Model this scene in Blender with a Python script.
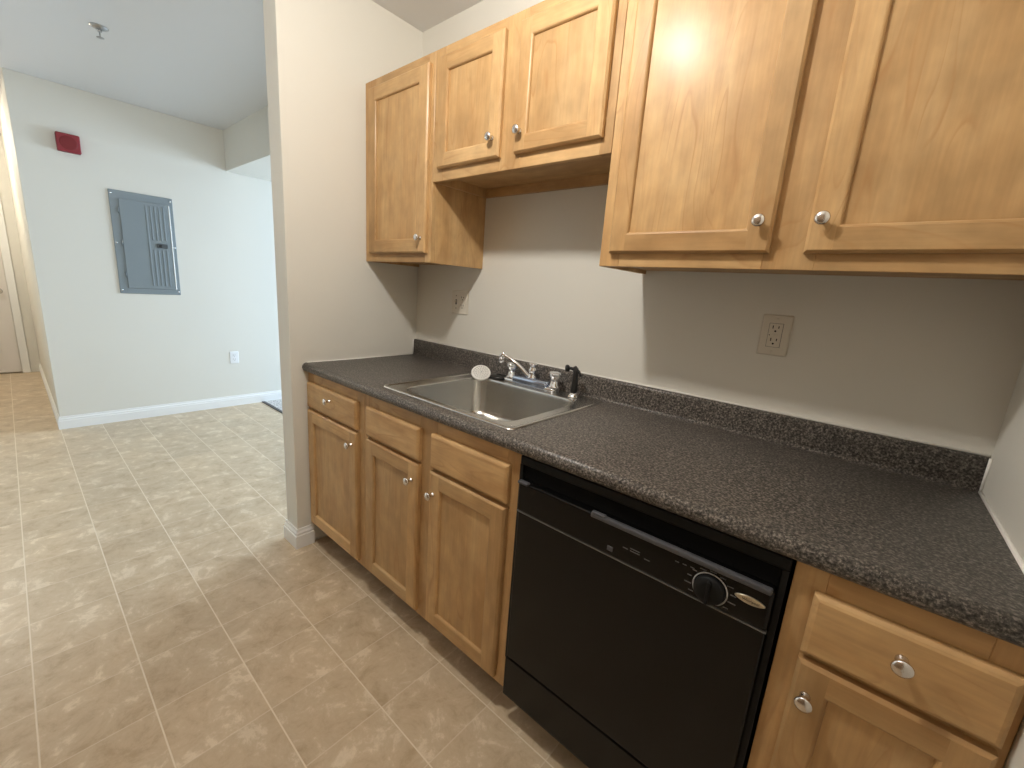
import bpy, bmesh, math, random
from mathutils import Vector, Matrix, Euler
from math import sin, cos, pi, radians

for o in list(bpy.data.objects):
    bpy.data.objects.remove(o, do_unlink=True)
SC = bpy.context.scene
COL = SC.collection
random.seed(4)

# ------------------------------------------------------------------ camera
R_ = Vector((0.75572824, 0.65105809, 0.07069792))
U_ = Vector((-0.19277242, 0.11798485, 0.97412441))
F_ = Vector((-0.62587029, 0.74980194, -0.21467052))
cd = bpy.data.cameras.new('camera')
cd.sensor_fit = 'HORIZONTAL'
cd.sensor_width = 36.0
cd.lens = 423.115 / 1024 * 36.0
cd.clip_start = 0.02
cam = bpy.data.objects.new('camera', cd)
COL.objects.link(cam)
cam.matrix_world = Matrix((
    (R_.x, U_.x, -F_.x, 1.91380),
    (R_.y, U_.y, -F_.y, -1.43905),
    (R_.z, U_.z, -F_.z, 1.28466),
    (0, 0, 0, 1)))
SC.camera = cam

# ------------------------------------------------------------------ world, light, exposure
SC.view_settings.view_transform = 'Standard'
SC.view_settings.look = 'None'
SC.view_settings.gamma = 1.0
SC.view_settings.use_curve_mapping = False
SC.view_settings.exposure = 0.0
w = bpy.data.worlds.new('sky')
SC.world = w
w.use_nodes = True
bg = w.node_tree.nodes['Background']
bg.inputs[0].default_value = (0.62, 0.78, 1.0, 1)
bg.inputs[1].default_value = 1.5


def area_light(name, loc, rot, sx, sy, power, color):
    l = bpy.data.lights.new(name, 'AREA')
    l.shape = 'RECTANGLE'
    l.size = sx
    l.size_y = sy
    l.energy = power
    l.color = color
    o = bpy.data.objects.new(name, l)
    COL.objects.link(o)
    o.location = loc
    o.rotation_euler = rot
    return o


def bulb_light(name, loc, radius, power, color):
    l = bpy.data.lights.new(name, 'POINT')
    l.shadow_soft_size = radius
    l.energy = power
    l.color = color
    o = bpy.data.objects.new(name, l)
    COL.objects.link(o)
    o.location = loc
    return o


# daylight through the two living room windows
area_light('daylight', (-1.25, 4.12, 1.35), (radians(90), 0, radians(180)), 2.5, 1.6, 272, (0.63, 0.80, 1.0))
# kitchen ceiling lamp
KLAMP = Vector((1.11, -1.06, 2.28))
bulb_light('kitchen_lamp_light', KLAMP, 0.050, 45, (1.0, 0.955, 0.89))
# entry hall ceiling lamp
HLAMP = Vector((-4.1, -1.95, 2.25))
bulb_light('hall_lamp_light', HLAMP, 0.09, 34, (1.0, 0.90, 0.76))

# ------------------------------------------------------------------ measures
W = 2.172          # right wall
ZC = 2.460         # ceiling
CT = 0.904         # counter top
BF = -0.595        # base cabinet face frame plane
UF = -0.303        # wall cabinet face frame plane
FX = -2.688        # hall far wall
HY = -1.295        # corridor wall
DX = -5.238        # corridor end wall with door
PE = -0.669        # partition end
OY = -2.35         # wall behind the camera


# ------------------------------------------------------------------ materials
def newmat(name):
    m = bpy.data.materials.new(name)
    m.use_nodes = True
    nt = m.node_tree
    return m, nt, nt.nodes['Principled BSDF']


def N(nt, t, **kw):
    n = nt.nodes.new(t)
    for k, v in kw.items():
        setattr(n, k, v)
    return n


def simple(name, col, rough=0.5, metal=0.0, coat=0.0, spec=0.5, noise=0.0, nscale=20, bump=0.0, emis=None, es=1.0):
    m, nt, b = newmat(name)
    b.inputs['Base Color'].default_value = (*col, 1)
    b.inputs['Roughness'].default_value = rough
    b.inputs['Metallic'].default_value = metal
    b.inputs['Coat Weight'].default_value = coat
    b.inputs['Specular IOR Level'].default_value = spec
    if emis:
        b.inputs['Emission Color'].default_value = (*emis, 1)
        b.inputs['Emission Strength'].default_value = es
    if noise or bump:
        tc = N(nt, 'ShaderNodeTexCoord')
        nz = N(nt, 'ShaderNodeTexNoise')
        nz.inputs['Scale'].default_value = nscale
        nz.inputs['Detail'].default_value = 4
        nt.links.new(tc.outputs['Object'], nz.inputs['Vector'])
        if noise:
            mx = N(nt, 'ShaderNodeMix', data_type='RGBA')
            mx.inputs[6].default_value = (*[c * (1 - noise) for c in col], 1)
            mx.inputs[7].default_value = (*[min(1, c * (1 + noise)) for c in col], 1)
            nt.links.new(nz.outputs['Fac'], mx.inputs[0])
            nt.links.new(mx.outputs[2], b.inputs['Base Color'])
        if bump:
            bp = N(nt, 'ShaderNodeBump')
            bp.inputs['Strength'].default_value = bump
            bp.inputs['Distance'].default_value = 0.002
            nt.links.new(nz.outputs['Fac'], bp.inputs['Height'])
            nt.links.new(bp.outputs[0], b.inputs['Normal'])
    return m


def ramp(nt, stops):
    r = N(nt, 'ShaderNodeValToRGB')
    e = r.color_ramp.elements
    while len(e) > 1:
        e.remove(e[0])
    e[0].position, e[0].color = stops[0][0], (*stops[0][1], 1)
    for p, c in stops[1:]:
        x = e.new(p)
        x.color = (*c, 1)
    return r


def maple():
    m, nt, b = newmat('maple_wood')
    L = nt.links.new
    tc = N(nt, 'ShaderNodeTexCoord')
    board = N(nt, 'ShaderNodeAttribute', attribute_name='board')
    grain = N(nt, 'ShaderNodeAttribute', attribute_name='grain')
    sep = N(nt, 'ShaderNodeSeparateXYZ')
    L(tc.outputs['Object'], sep.inputs[0])
    cv = N(nt, 'ShaderNodeCombineXYZ')   # vertical grain
    L(sep.outputs[0], cv.inputs[0]); L(sep.outputs[1], cv.inputs[1]); L(sep.outputs[2], cv.inputs[2])
    ch = N(nt, 'ShaderNodeCombineXYZ')   # horizontal grain: swap x and z
    L(sep.outputs[2], ch.inputs[0]); L(sep.outputs[1], ch.inputs[1]); L(sep.outputs[0], ch.inputs[2])
    mv = N(nt, 'ShaderNodeMix', data_type='VECTOR')
    L(grain.outputs['Fac'], mv.inputs[0]); L(cv.outputs[0], mv.inputs[4]); L(ch.outputs[0], mv.inputs[5])
    off = N(nt, 'ShaderNodeVectorMath', operation='SCALE')
    off.inputs[0].default_value = (17.3, 5.1, 9.7)
    L(board.outputs['Fac'], off.inputs['Scale'])
    ad = N(nt, 'ShaderNodeVectorMath', operation='ADD')
    L(mv.outputs[1], ad.inputs[0]); L(off.outputs[0], ad.inputs[1])

    def mapped(s, vec=ad):
        mp = N(nt, 'ShaderNodeMapping')
        mp.inputs['Scale'].default_value = s
        L(vec.outputs[0], mp.inputs[0])
        return mp
    # broad clouds
    n1 = N(nt, 'ShaderNodeTexNoise'); n1.inputs['Scale'].default_value = 1; n1.inputs['Detail'].default_value = 3
    n1.inputs['Distortion'].default_value = 0.8
    L(mapped((9, 9, 2.4)).outputs[0], n1.inputs['Vector'])
    # cathedral figure: contour lines of a stretched noise
    n2 = N(nt, 'ShaderNodeTexNoise'); n2.inputs['Scale'].default_value = 1; n2.inputs['Detail'].default_value = 1.5
    n2.inputs['Distortion'].default_value = 0.6
    L(mapped((6.5, 6.5, 1.1)).outputs[0], n2.inputs['Vector'])
    mul = N(nt, 'ShaderNodeMath', operation='MULTIPLY'); mul.inputs[1].default_value = 13
    L(n2.outputs['Fac'], mul.inputs[0])
    fr = N(nt, 'ShaderNodeMath', operation='FRACT'); L(mul.outputs[0], fr.inputs[0])
    rl = ramp(nt, [(0.0, (0, 0, 0)), (0.80, (0.15, 0.15, 0.15)), (0.93, (1, 1, 1)), (1.0, (0, 0, 0))])
    L(fr.outputs[0], rl.inputs[0])
    # patchiness of the figure
    n4 = N(nt, 'ShaderNodeTexNoise'); n4.inputs['Scale'].default_value = 1; n4.inputs['Detail'].default_value = 2
    L(mapped((7, 7, 4)).outputs[0], n4.inputs['Vector'])
    pr = ramp(nt, [(0.42, (0, 0, 0)), (0.66, (1, 1, 1))]); L(n4.outputs['Fac'], pr.inputs[0])
    fm = N(nt, 'ShaderNodeMath', operation='MULTIPLY'); L(rl.outputs[0], fm.inputs[0]); L(pr.outputs[0], fm.inputs[1])
    # fine streaks
    n3 = N(nt, 'ShaderNodeTexNoise'); n3.inputs['Scale'].default_value = 1; n3.inputs['Detail'].default_value = 5
    L(mapped((150, 150, 7)).outputs[0], n3.inputs['Vector'])
    # blotch (cross figure)
    n5 = N(nt, 'ShaderNodeTexNoise'); n5.inputs['Scale'].default_value = 1; n5.inputs['Detail'].default_value = 3
    L(mapped((22, 22, 14)).outputs[0], n5.inputs['Vector'])
    c1 = ramp(nt, [(0.3, (0.440, 0.254, 0.104)), (0.5, (0.523, 0.323, 0.143)), (0.72, (0.592, 0.388, 0.187))])
    L(n1.outputs['Fac'], c1.inputs[0])

    def mult(col, facnode, lo, hi, out='Fac'):
        mr = N(nt, 'ShaderNodeMapRange')
        mr.inputs[1].default_value = 0.3; mr.inputs[2].default_value = 0.7
        mr.inputs[3].default_value = lo; mr.inputs[4].default_value = hi
        L(facnode.outputs[out], mr.inputs[0])
        vm = N(nt, 'ShaderNodeVectorMath', operation='SCALE')
        L(col, vm.inputs[0]); L(mr.outputs[0], vm.inputs['Scale'])
        return vm.outputs[0]
    c = mult(c1.outputs[0], n3, 0.93, 1.05)
    c = mult(c, n5, 0.87, 1.09)
    # board tint
    wn = N(nt, 'ShaderNodeTexWhiteNoise', noise_dimensions='1D')
    L(board.outputs['Fac'], wn.inputs['W'])
    mr = N(nt, 'ShaderNodeMapRange'); mr.inputs[3].default_value = 0.86; mr.inputs[4].default_value = 1.08
    L(wn.outputs['Value'], mr.inputs[0])
    vm = N(nt, 'ShaderNodeVectorMath', operation='SCALE'); L(c, vm.inputs[0]); L(mr.outputs[0], vm.inputs['Scale'])
    mx = N(nt, 'ShaderNodeMix', data_type='RGBA')
    f2 = N(nt, 'ShaderNodeMath', operation='MULTIPLY'); f2.inputs[1].default_value = 0.55
    L(fm.outputs[0], f2.inputs[0]); L(f2.outputs[0], mx.inputs[0])
    L(vm.outputs[0], mx.inputs[6]); mx.inputs[7].default_value = (0.36, 0.175, 0.06, 1)
    L(mx.outputs[2], b.inputs['Base Color'])
    b.inputs['Roughness'].default_value = 0.5
    b.inputs['Specular IOR Level'].default_value = 0.25
    b.inputs['Coat Weight'].default_value = 0.17
    b.inputs['Coat Roughness'].default_value = 0.25
    return m


def laminate():
    m, nt, b = newmat('speckled_laminate')
    L = nt.links.new
    tc = N(nt, 'ShaderNodeTexCoord')
    mp = N(nt, 'ShaderNodeMapping'); L(tc.outputs['Object'], mp.inputs[0])
    n1 = N(nt, 'ShaderNodeTexNoise'); n1.inputs['Scale'].default_value = 190; n1.inputs['Detail'].default_value = 3
    n1.inputs['Roughness'].default_value = 0.65
    L(mp.outputs[0], n1.inputs['Vector'])
    r1 = ramp(nt, [(0.34, (0.018, 0.016, 0.015)), (0.46, (0.068, 0.060, 0.053)), (0.55, (0.135, 0.120, 0.104)), (0.66, (0.31, 0.275, 0.245))])
    L(n1.outputs['Fac'], r1.inputs[0])
    v = N(nt, 'ShaderNodeTexVoronoi'); v.inputs['Scale'].default_value = 260
    L(mp.outputs[0], v.inputs['Vector'])
    r2 = ramp(nt, [(0.0, (1, 1, 1)), (0.16, (1, 1, 1)), (0.24, (0, 0, 0))])
    L(v.outputs['Distance'], r2.inputs[0])
    n2 = N(nt, 'ShaderNodeTexNoise'); n2.inputs['Scale'].default_value = 70
    L(mp.outputs[0], n2.inputs['Vector'])
    r3 = ramp(nt, [(0.5, (0, 0, 0)), (0.6, (1, 1, 1))]); L(n2.outputs['Fac'], r3.inputs[0])
    mm = N(nt, 'ShaderNodeMath', operation='MULTIPLY'); L(r2.outputs[0], mm.inputs[0]); L(r3.outputs[0], mm.inputs[1])
    m2 = N(nt, 'ShaderNodeMath', operation='MULTIPLY'); m2.inputs[1].default_value = 0.7; L(mm.outputs[0], m2.inputs[0])
    mx = N(nt, 'ShaderNodeMix', data_type='RGBA'); L(m2.outputs[0], mx.inputs[0]); L(r1.outputs[0], mx.inputs[6])
    mx.inputs[7].default_value = (0.36, 0.335, 0.31, 1)
    L(mx.outputs[2], b.inputs['Base Color'])
    b.inputs['Roughness'].default_value = 0.42
    b.inputs['Specular IOR Level'].default_value = 0.38
    bp = N(nt, 'ShaderNodeBump'); bp.inputs['Strength'].default_value = 0.12; bp.inputs['Distance'].default_value = 0.0008
    L(n1.outputs['Fac'], bp.inputs['Height']); L(bp.outputs[0], b.inputs['Normal'])
    return m


def vinyl_tile():
    m, nt, b = newmat('vinyl_tile')
    L = nt.links.new
    T = 0.2305
    tc = N(nt, 'ShaderNodeTexCoord')
    mp = N(nt, 'ShaderNodeMapping')
    mp.inputs['Location'].default_value = (-(0.521 - 20 * T), (0.608 + 20 * T), 0)
    L(tc.outputs['Object'], mp.inputs[0])
    sc = N(nt, 'ShaderNodeVectorMath', operation='SCALE'); sc.inputs['Scale'].default_value = 1 / T
    L(mp.outputs[0], sc.inputs[0])
    frn = N(nt, 'ShaderNodeVectorMath', operation='FRACTION'); L(sc.outputs[0], frn.inputs[0])
    fl = N(nt, 'ShaderNodeVectorMath', operation='FLOOR'); L(sc.outputs[0], fl.inputs[0])
    sp = N(nt, 'ShaderNodeSeparateXYZ'); L(frn.outputs[0], sp.inputs[0])

    def line(sock, wdt):
        a = N(nt, 'ShaderNodeMath', operation='SUBTRACT'); L(sock, a.inputs[0]); a.inputs[1].default_value = 0.5
        c = N(nt, 'ShaderNodeMath', operation='ABSOLUTE'); L(a.outputs[0], c.inputs[0])
        mr = N(nt, 'ShaderNodeMapRange'); mr.interpolation_type = 'SMOOTHSTEP'
        mr.inputs[1].default_value = 0.5 - wdt; mr.inputs[2].default_value = 0.5 - wdt * 0.35
        L(c.outputs[0], mr.inputs[0])
        return mr.outputs[0]
    lx = line(sp.outputs[0], 0.012)
    ly = line(sp.outputs[1], 0.012)
    lxd = N(nt, 'ShaderNodeMath', operation='MULTIPLY'); lxd.inputs[1].default_value = 0.45; L(lx, lxd.inputs[0])
    mxl = N(nt, 'ShaderNodeMath', operation='MAXIMUM'); L(lxd.outputs[0], mxl.inputs[0]); L(ly, mxl.inputs[1])
    # per-tile offset of the mottling
    wn = N(nt, 'ShaderNodeTexWhiteNoise', noise_dimensions='3D'); L(fl.outputs[0], wn.inputs['Vector'])
    o1 = N(nt, 'ShaderNodeVectorMath', operation='SCALE'); o1.inputs['Scale'].default_value = 12; L(wn.outputs['Color'], o1.inputs[0])
    ad = N(nt, 'ShaderNodeVectorMath', operation='ADD'); L(tc.outputs['Object'], ad.inputs[0]); L(o1.outputs[0], ad.inputs[1])
    n1 = N(nt, 'ShaderNodeTexNoise'); n1.inputs['Scale'].default_value = 11; n1.inputs['Detail'].default_value = 6
    n1.inputs['Roughness'].default_value = 0.72; n1.inputs['Distortion'].default_value = 0.35
    L(ad.outputs[0], n1.inputs['Vector'])
    r = ramp(nt, [(0.34, (0.46, 0.343, 0.214)), (0.46, (0.55, 0.425, 0.283)), (0.56, (0.59, 0.468, 0.32)), (0.64, (0.72, 0.60, 0.445)), (0.74, (0.625, 0.505, 0.355))])
    L(n1.outputs['Fac'], r.inputs[0])
    n2 = N(nt, 'ShaderNodeTexNoise'); n2.inputs['Scale'].default_value = 3.0; n2.inputs['Detail'].default_value = 2
    L(tc.outputs['Object'], n2.inputs['Vector'])
    mr = N(nt, 'ShaderNodeMapRange'); mr.inputs[1].default_value = 0.3; mr.inputs[2].default_value = 0.7
    mr.inputs[3].default_value = 0.94; mr.inputs[4].default_value = 1.05; L(n2.outputs['Fac'], mr.inputs[0])
    mr2 = N(nt, 'ShaderNodeMapRange'); mr2.inputs[3].default_value = 0.95; mr2.inputs[4].default_value = 1.04
    L(wn.outputs['Value'], mr2.inputs[0])
    m3 = N(nt, 'ShaderNodeMath', operation='MULTIPLY'); L(mr.outputs[0], m3.inputs[0]); L(mr2.outputs[0], m3.inputs[1])
    vs = N(nt, 'ShaderNodeVectorMath', operation='SCALE'); L(r.outputs[0], vs.inputs[0]); L(m3.outputs[0], vs.inputs['Scale'])
    mx = N(nt, 'ShaderNodeMix', data_type='RGBA'); L(mxl.outputs[0], mx.inputs[0]); L(vs.outputs[0], mx.inputs[6])
    mx.inputs[7].default_value = (0.76, 0.655, 0.51, 1)
    L(mx.outputs[2], b.inputs['Base Color'])
    b.inputs['Roughness'].default_value = 0.36
    b.inputs['Specular IOR Level'].default_value = 0.45
    hh = N(nt, 'ShaderNodeMath', operation='SUBTRACT'); L(n1.outputs['Fac'], hh.inputs[0]); L(mxl.outputs[0], hh.inputs[1])
    bp = N(nt, 'ShaderNodeBump'); bp.inputs['Strength'].default_value = 0.2; bp.inputs['Distance'].default_value = 0.002
    L(hh.outputs[0], bp.inputs['Height']); L(bp.outputs[0], b.inputs['Normal'])
    return m


def steel():
    m, nt, b = newmat('brushed_steel')
    L = nt.links.new
    tc = N(nt, 'ShaderNodeTexCoord')
    mp = N(nt, 'ShaderNodeMapping'); mp.inputs['Scale'].default_value = (6, 220, 220); L(tc.outputs['Object'], mp.inputs[0])
    n = N(nt, 'ShaderNodeTexNoise'); n.inputs['Scale'].default_value = 1; n.inputs['Detail'].default_value = 3
    L(mp.outputs[0], n.inputs['Vector'])
    mr = N(nt, 'ShaderNodeMapRange'); mr.inputs[3].default_value = 0.25; mr.inputs[4].default_value = 0.30
    L(n.outputs['Fac'], mr.inputs[0])
    b.inputs['Roughness'].default_value = 0.25
    b.inputs['Base Color'].default_value = (0.60, 0.59, 0.565, 1)
    b.inputs['Metallic'].default_value = 1
    return m


def carpet():
    m, nt, b = newmat('speckled_carpet')
    L = nt.links.new
    tc = N(nt, 'ShaderNodeTexCoord')
    n = N(nt, 'ShaderNodeTexNoise'); n.inputs['Scale'].default_value = 120; n.inputs['Detail'].default_value = 3
    L(tc.outputs['Object'], n.inputs['Vector'])
    r = ramp(nt, [(0.38, (0.25, 0.235, 0.23)), (0.50, (0.52, 0.50, 0.48)), (0.60, (0.82, 0.80, 0.76))])
    L(n.outputs['Fac'], r.inputs[0]); L(r.outputs[0], b.inputs['Base Color'])
    b.inputs['Roughness'].default_value = 0.95
    bp = N(nt, 'ShaderNodeBump'); bp.inputs['Strength'].default_value = 0.6; bp.inputs['Distance'].default_value = 0.004
    L(n.outputs['Fac'], bp.inputs['Height']); L(bp.outputs[0], b.inputs['Normal'])
    return m


def glass():
    m, nt, b = newmat('window_glass')
    b.inputs['Base Color'].default_value = (1, 1, 1, 1)
    b.inputs['Roughness'].default_value = 0
    b.inputs['Transmission Weight'].default_value = 1
    b.inputs['IOR'].default_value = 1.45
    return m


M = dict(
    wood=maple(), lam=laminate(), tile=vinyl_tile(), steel=steel(), carpet=carpet(), glass=glass(),
    wall=simple('wall_paint', (0.74, 0.72, 0.65), 0.6, noise=0.015, nscale=2.5, bump=0.12),
    ceil=simple('ceiling_paint', (0.74, 0.74, 0.735), 0.8, bump=0.15),
    white=simple('white_trim_paint', (0.86, 0.86, 0.84), 0.4),
    door=simple('white_door_paint', (0.74, 0.70, 0.66), 0.42),
    caulk=simple('white_caulk', (0.85, 0.83, 0.78), 0.5),
    nickel=simple('satin_nickel', (0.72, 0.69, 0.66), 0.22, metal=1),
    chrome=simple('chrome', (0.85, 0.86, 0.88), 0.07, metal=1),
    acrylic=simple('clear_acrylic', (0.75, 0.77, 0.80), 0.08, metal=0.75),
    rubber=simple('black_plastic', (0.012, 0.012, 0.012), 0.35),
    black=simple('black_enamel', (0.003, 0.003, 0.003), 0.20, spec=0.28),
    blackm=simple('matte_black', (0.005, 0.005, 0.005), 0.6, spec=0.25),
    dark=simple('dark_cavity', (0.004, 0.004, 0.004), 0.8, spec=0.1),
    grey=simple('grey_handle_plastic', (0.07, 0.07, 0.075), 0.35),
    linegrey=simple('dial_marking_grey', (0.42, 0.42, 0.42), 0.5),
    linedim=simple('faint_marking_grey', (0.12, 0.12, 0.12), 0.5),
    emblem=simple('champagne_metal', (0.62, 0.56, 0.42), 0.3, metal=0.8),
    ivory=simple('ivory_plastic', (0.70, 0.655, 0.56), 0.35),
    whitep=simple('white_plastic', (0.82, 0.83, 0.84), 0.35),
    slot=simple('outlet_slot_dark', (0.02, 0.015, 0.012), 0.7),
    panel=simple('grey_panel_paint', (0.215, 0.255, 0.275), 0.38, spec=0.5),
    screw=simple('bright_screw_steel', (0.80, 0.80, 0.80), 0.25, metal=0.9),
    red=simple('red_plastic', (0.24, 0.012, 0.022), 0.45),
    redlens=simple('dark_red_grille', (0.19, 0.008, 0.012), 0.55),
    strip=simple('dark_vinyl_strip', (0.055, 0.05, 0.05), 0.5),
    bluerefl=simple('blue_reflection_chrome', (0.50, 0.58, 0.74), 0.12, metal=0.9),  # blue reflections of the chrome bar, put into its base colour
    lamp=simple('frosted_bulb', (0.9, 0.85, 0.75), 0.5, emis=(1.0, 0.80, 0.58), es=12),
    dull=simple('dull_sprinkler_metal', (0.42, 0.42, 0.42), 0.3, metal=1),
    tan=simple('brown_bounce_wall', (0.24, 0.155, 0.085), 0.6),  # brown set to darken the bounce and reflections
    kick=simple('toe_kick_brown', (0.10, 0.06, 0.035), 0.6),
    bright=simple('pierced_white_plastic', (0.80, 0.79, 0.75), 0.35),
)


# ------------------------------------------------------------------ mesh helpers
class MB:
    def __init__(s):
        s.bm = bmesh.new()
        s.lb = s.bm.faces.layers.float.new('board')
        s.lg = s.bm.faces.layers.float.new('grain')

    def _tag(s, faces, board=None, grain=0.0, mi=0, smooth=False):
        b = random.random() * 10 if board is None else board
        for f in faces:
            f[s.lb] = b
            f[s.lg] = grain
            f.material_index = mi
            f.smooth = smooth

    def box(s, lo, hi, bevel=0.0, seg=1, grain=0.0, board=None, mi=0, smooth=False):
        vs = []
        for z in (lo[2], hi[2]):
            for y in (lo[1], hi[1]):
                for x in (lo[0], hi[0]):
                    vs.append(s.bm.verts.new((x, y, z)))
        q = [(0, 2, 3, 1), (4, 5, 7, 6), (0, 1, 5, 4), (2, 6, 7, 3), (0, 4, 6, 2), (1, 3, 7, 5)]
        fs = [s.bm.faces.new([vs[i] for i in f]) for f in q]
        s._tag(fs, board, grain, mi)
        bd, = {f[s.lb] for f in fs[:1]}
        if bevel > 0:
            es = list({e for f in fs for e in f.edges})
            r = bmesh.ops.bevel(s.bm, geom=es, offset=bevel, segments=seg, profile=0.5, affect='EDGES')
            nf = {f for v in r['verts'] for f in v.link_faces} | set(f for f in fs if f.is_valid)
            s._tag(nf, bd, grain, mi, smooth)
        return s

    def poly(s, pts, faces, grain=0.0, board=None, mi=0, smooth=False):
        vs = [s.bm.verts.new(p) for p in pts]
        fs = [s.bm.faces.new([vs[i] for i in f]) for f in faces]
        s._tag(fs, board, grain, mi, smooth)
        return s

    def loops(s, rings, caps=(True, True), smooth=True, mi=0, closed=True):
        vr = [[s.bm.verts.new(p) for p in r] for r in rings]
        fs = []
        n = len(rings[0])
        for a, b in zip(vr, vr[1:]):
            for i in range(n if closed else n - 1):
                j = (i + 1) % n
                fs.append(s.bm.faces.new((a[i], a[j], b[j], b[i])))
        if caps[0]:
            fs.append(s.bm.faces.new(list(reversed(vr[0]))))
        if caps[1]:
            fs.append(s.bm.faces.new(vr[-1]))
        s._tag(fs, 0, 0, mi, smooth)
        for f in fs[-2:]:
            if len(f.verts) > 6:
                f.smooth = False
        return s

    def lathe(s, prof, origin, axis=(0, 0, 1), n=28, mi=0, smooth=True, caps=(True, True)):
        ax = Vector(axis).normalized()
        q = Vector((0, 0, 1)).rotation_difference(ax)
        o = Vector(origin)
        rings = [[o + q @ Vector((r * cos(2 * pi * i / n), r * sin(2 * pi * i / n), z)) for i in range(n)] for r, z in prof]
        return s.loops(rings, caps, smooth, mi)

    def tube(s, path, rad, n=14, mi=0):
        P = [Vector(p) for p in path]
        rr = rad if isinstance(rad, (list, tuple)) else [rad] * len(P)
        rings = []
        up = Vector((0, 0, 1))
        prev = None
        for i, p in enumerate(P):
            t = (P[min(i + 1, len(P) - 1)] - P[max(i - 1, 0)]).normalized()
            a = prev if prev is not None else (up if abs(t.dot(up)) < 0.95 else Vector((1, 0, 0)))
            x = (a - t * a.dot(t)).normalized()
            y = t.cross(x)
            prev = x
            rings.append([p + rr[i] * (x * cos(2 * pi * k / n) + y * sin(2 * pi * k / n)) for k in range(n)])
        return s.loops(rings, (True, True), True, mi)

    def build(s, name, mats, parent=None):
        bm = s.bm
        bmesh.ops.recalc_face_normals(bm, faces=bm.faces)
        off = Vector((0, 0, 0))
        p = parent
        while p is not None:
            off += p.location
            p = p.parent
        for v in bm.verts:
            v.co -= off
        me = bpy.data.meshes.new(name)
        bm.to_mesh(me)
        bm.free()
        for m in (mats if isinstance(mats, (list, tuple)) else [mats]):
            me.materials.append(M[m] if isinstance(m, str) else m)
        o = bpy.data.objects.new(name, me)
        COL.objects.link(o)
        if parent is not None:
            o.parent = parent
        return o


def thing(name, label, cat, loc, group=None):
    o = bpy.data.objects.new(name, None)
    o.empty_display_size = 0.05
    COL.objects.link(o)
    o.location = loc
    return tag(o, label, cat, group)


def tag(o, label, cat, group=None):
    o['label'] = label
    o['category'] = cat
    if group:
        o['group'] = group
    return o


def struct(o):
    o['kind'] = 'structure'
    return o


def recenter(o, base):
    """move a single-mesh thing's origin to its base"""
    b = Vector(base)
    o.data.transform(Matrix.Translation(-b))
    o.location = b
    return o


def plate(x0, y0, x1, y1):
    pass


# ------------------------------------------------------------------ room shell
def sbox(name, lo, hi, mat, **k):
    return struct(MB().box(lo, hi, **k).build(name, mat))


YB = 4.30   # living room back wall
sbox('floor', (DX - 0.12, OY - 0.1, -0.06), (W + 0.12, 0.118, 0.0), 'tile')
sbox('floor_carpet', (FX - 0.12, 0.136, -0.06), (W + 0.12, YB + 0.1, 0.004), 'carpet')
sbox('trim_1', (FX + 0.001, 0.112, -0.05), (W, 0.142, 0.007), 'strip', bevel=0.003, seg=2)
sbox('ceiling', (DX - 0.12, OY - 0.1, ZC), (W + 0.12, YB + 0.1, ZC + 0.08), 'ceil')
# kitchen back wall, partition, right wall
sbox('wall_back', (0.0, 0.0, 0.0), (W, 0.115, ZC), 'wall')
sbox('wall_partition', (-0.115, PE, 0.0), (0.0, 0.115, ZC), 'wall', bevel=0.002)
sbox('wall_right', (W, OY - 0.1, 0.0), (W + 0.12, YB + 0.1, ZC), 'wall')
sbox('wall_front', (DX, OY - 0.12, 0.0), (-0.3, OY, ZC), 'wall')
sbox('wall_bounce_front', (-0.3, OY - 0.12, 0.0), (W, OY + 0.25, ZC), 'tan')  # unseen, brown surface added to dim and warm the bounced light
# hall far wall and corridor
sbox('wall_hall', (FX - 0.12, HY, 0.0), (FX, YB + 0.1, ZC), 'wall', bevel=0.002)
sbox('wall_corridor', (DX, HY, 0.0), (FX - 0.12, HY + 0.12, ZC), 'wall')
# soffit between hall and living room
sbox('ceiling_soffit', (FX, -0.064, 2.133), (-0.115, 0.36, ZC), 'wall')
# corridor end wall with door opening (y -2.30 .. -1.44)
DY1, DY0 = -1.440, -2.262
g = MB()
g.box((DX - 0.12, DY1 + 0.002, 0), (DX, HY, ZC))
g.box((DX - 0.12, OY, 0), (DX, DY0 - 0.002, ZC))
g.box((DX - 0.12, DY0 - 0.002, 2.037), (DX, DY1 + 0.002, ZC))
g.box((DX - 0.12, DY0 - 0.002, 0.0), (DX - 0.052, DY1 + 0.002, 2.037))  # unseen backing behind the door, added to block outside light round its edge
struct(g.build('wall_corridor_end', 'wall'))
g = MB()
tw = 0.062
g.box((DX, DY1 + 0.004, 0), (DX + 0.016, DY1 + 0.004 + tw, 2.037 + tw), bevel=0.004)
g.box((DX, DY0 - 0.004 - tw, 0), (DX + 0.016, DY0 - 0.004, 2.037 + tw), bevel=0.004)
g.box((DX, DY0 - 0.004, 2.037), (DX + 0.016, DY1 + 0.004, 2.037 + tw), bevel=0.004)
struct(g.build('trim_2', 'white'))
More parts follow.
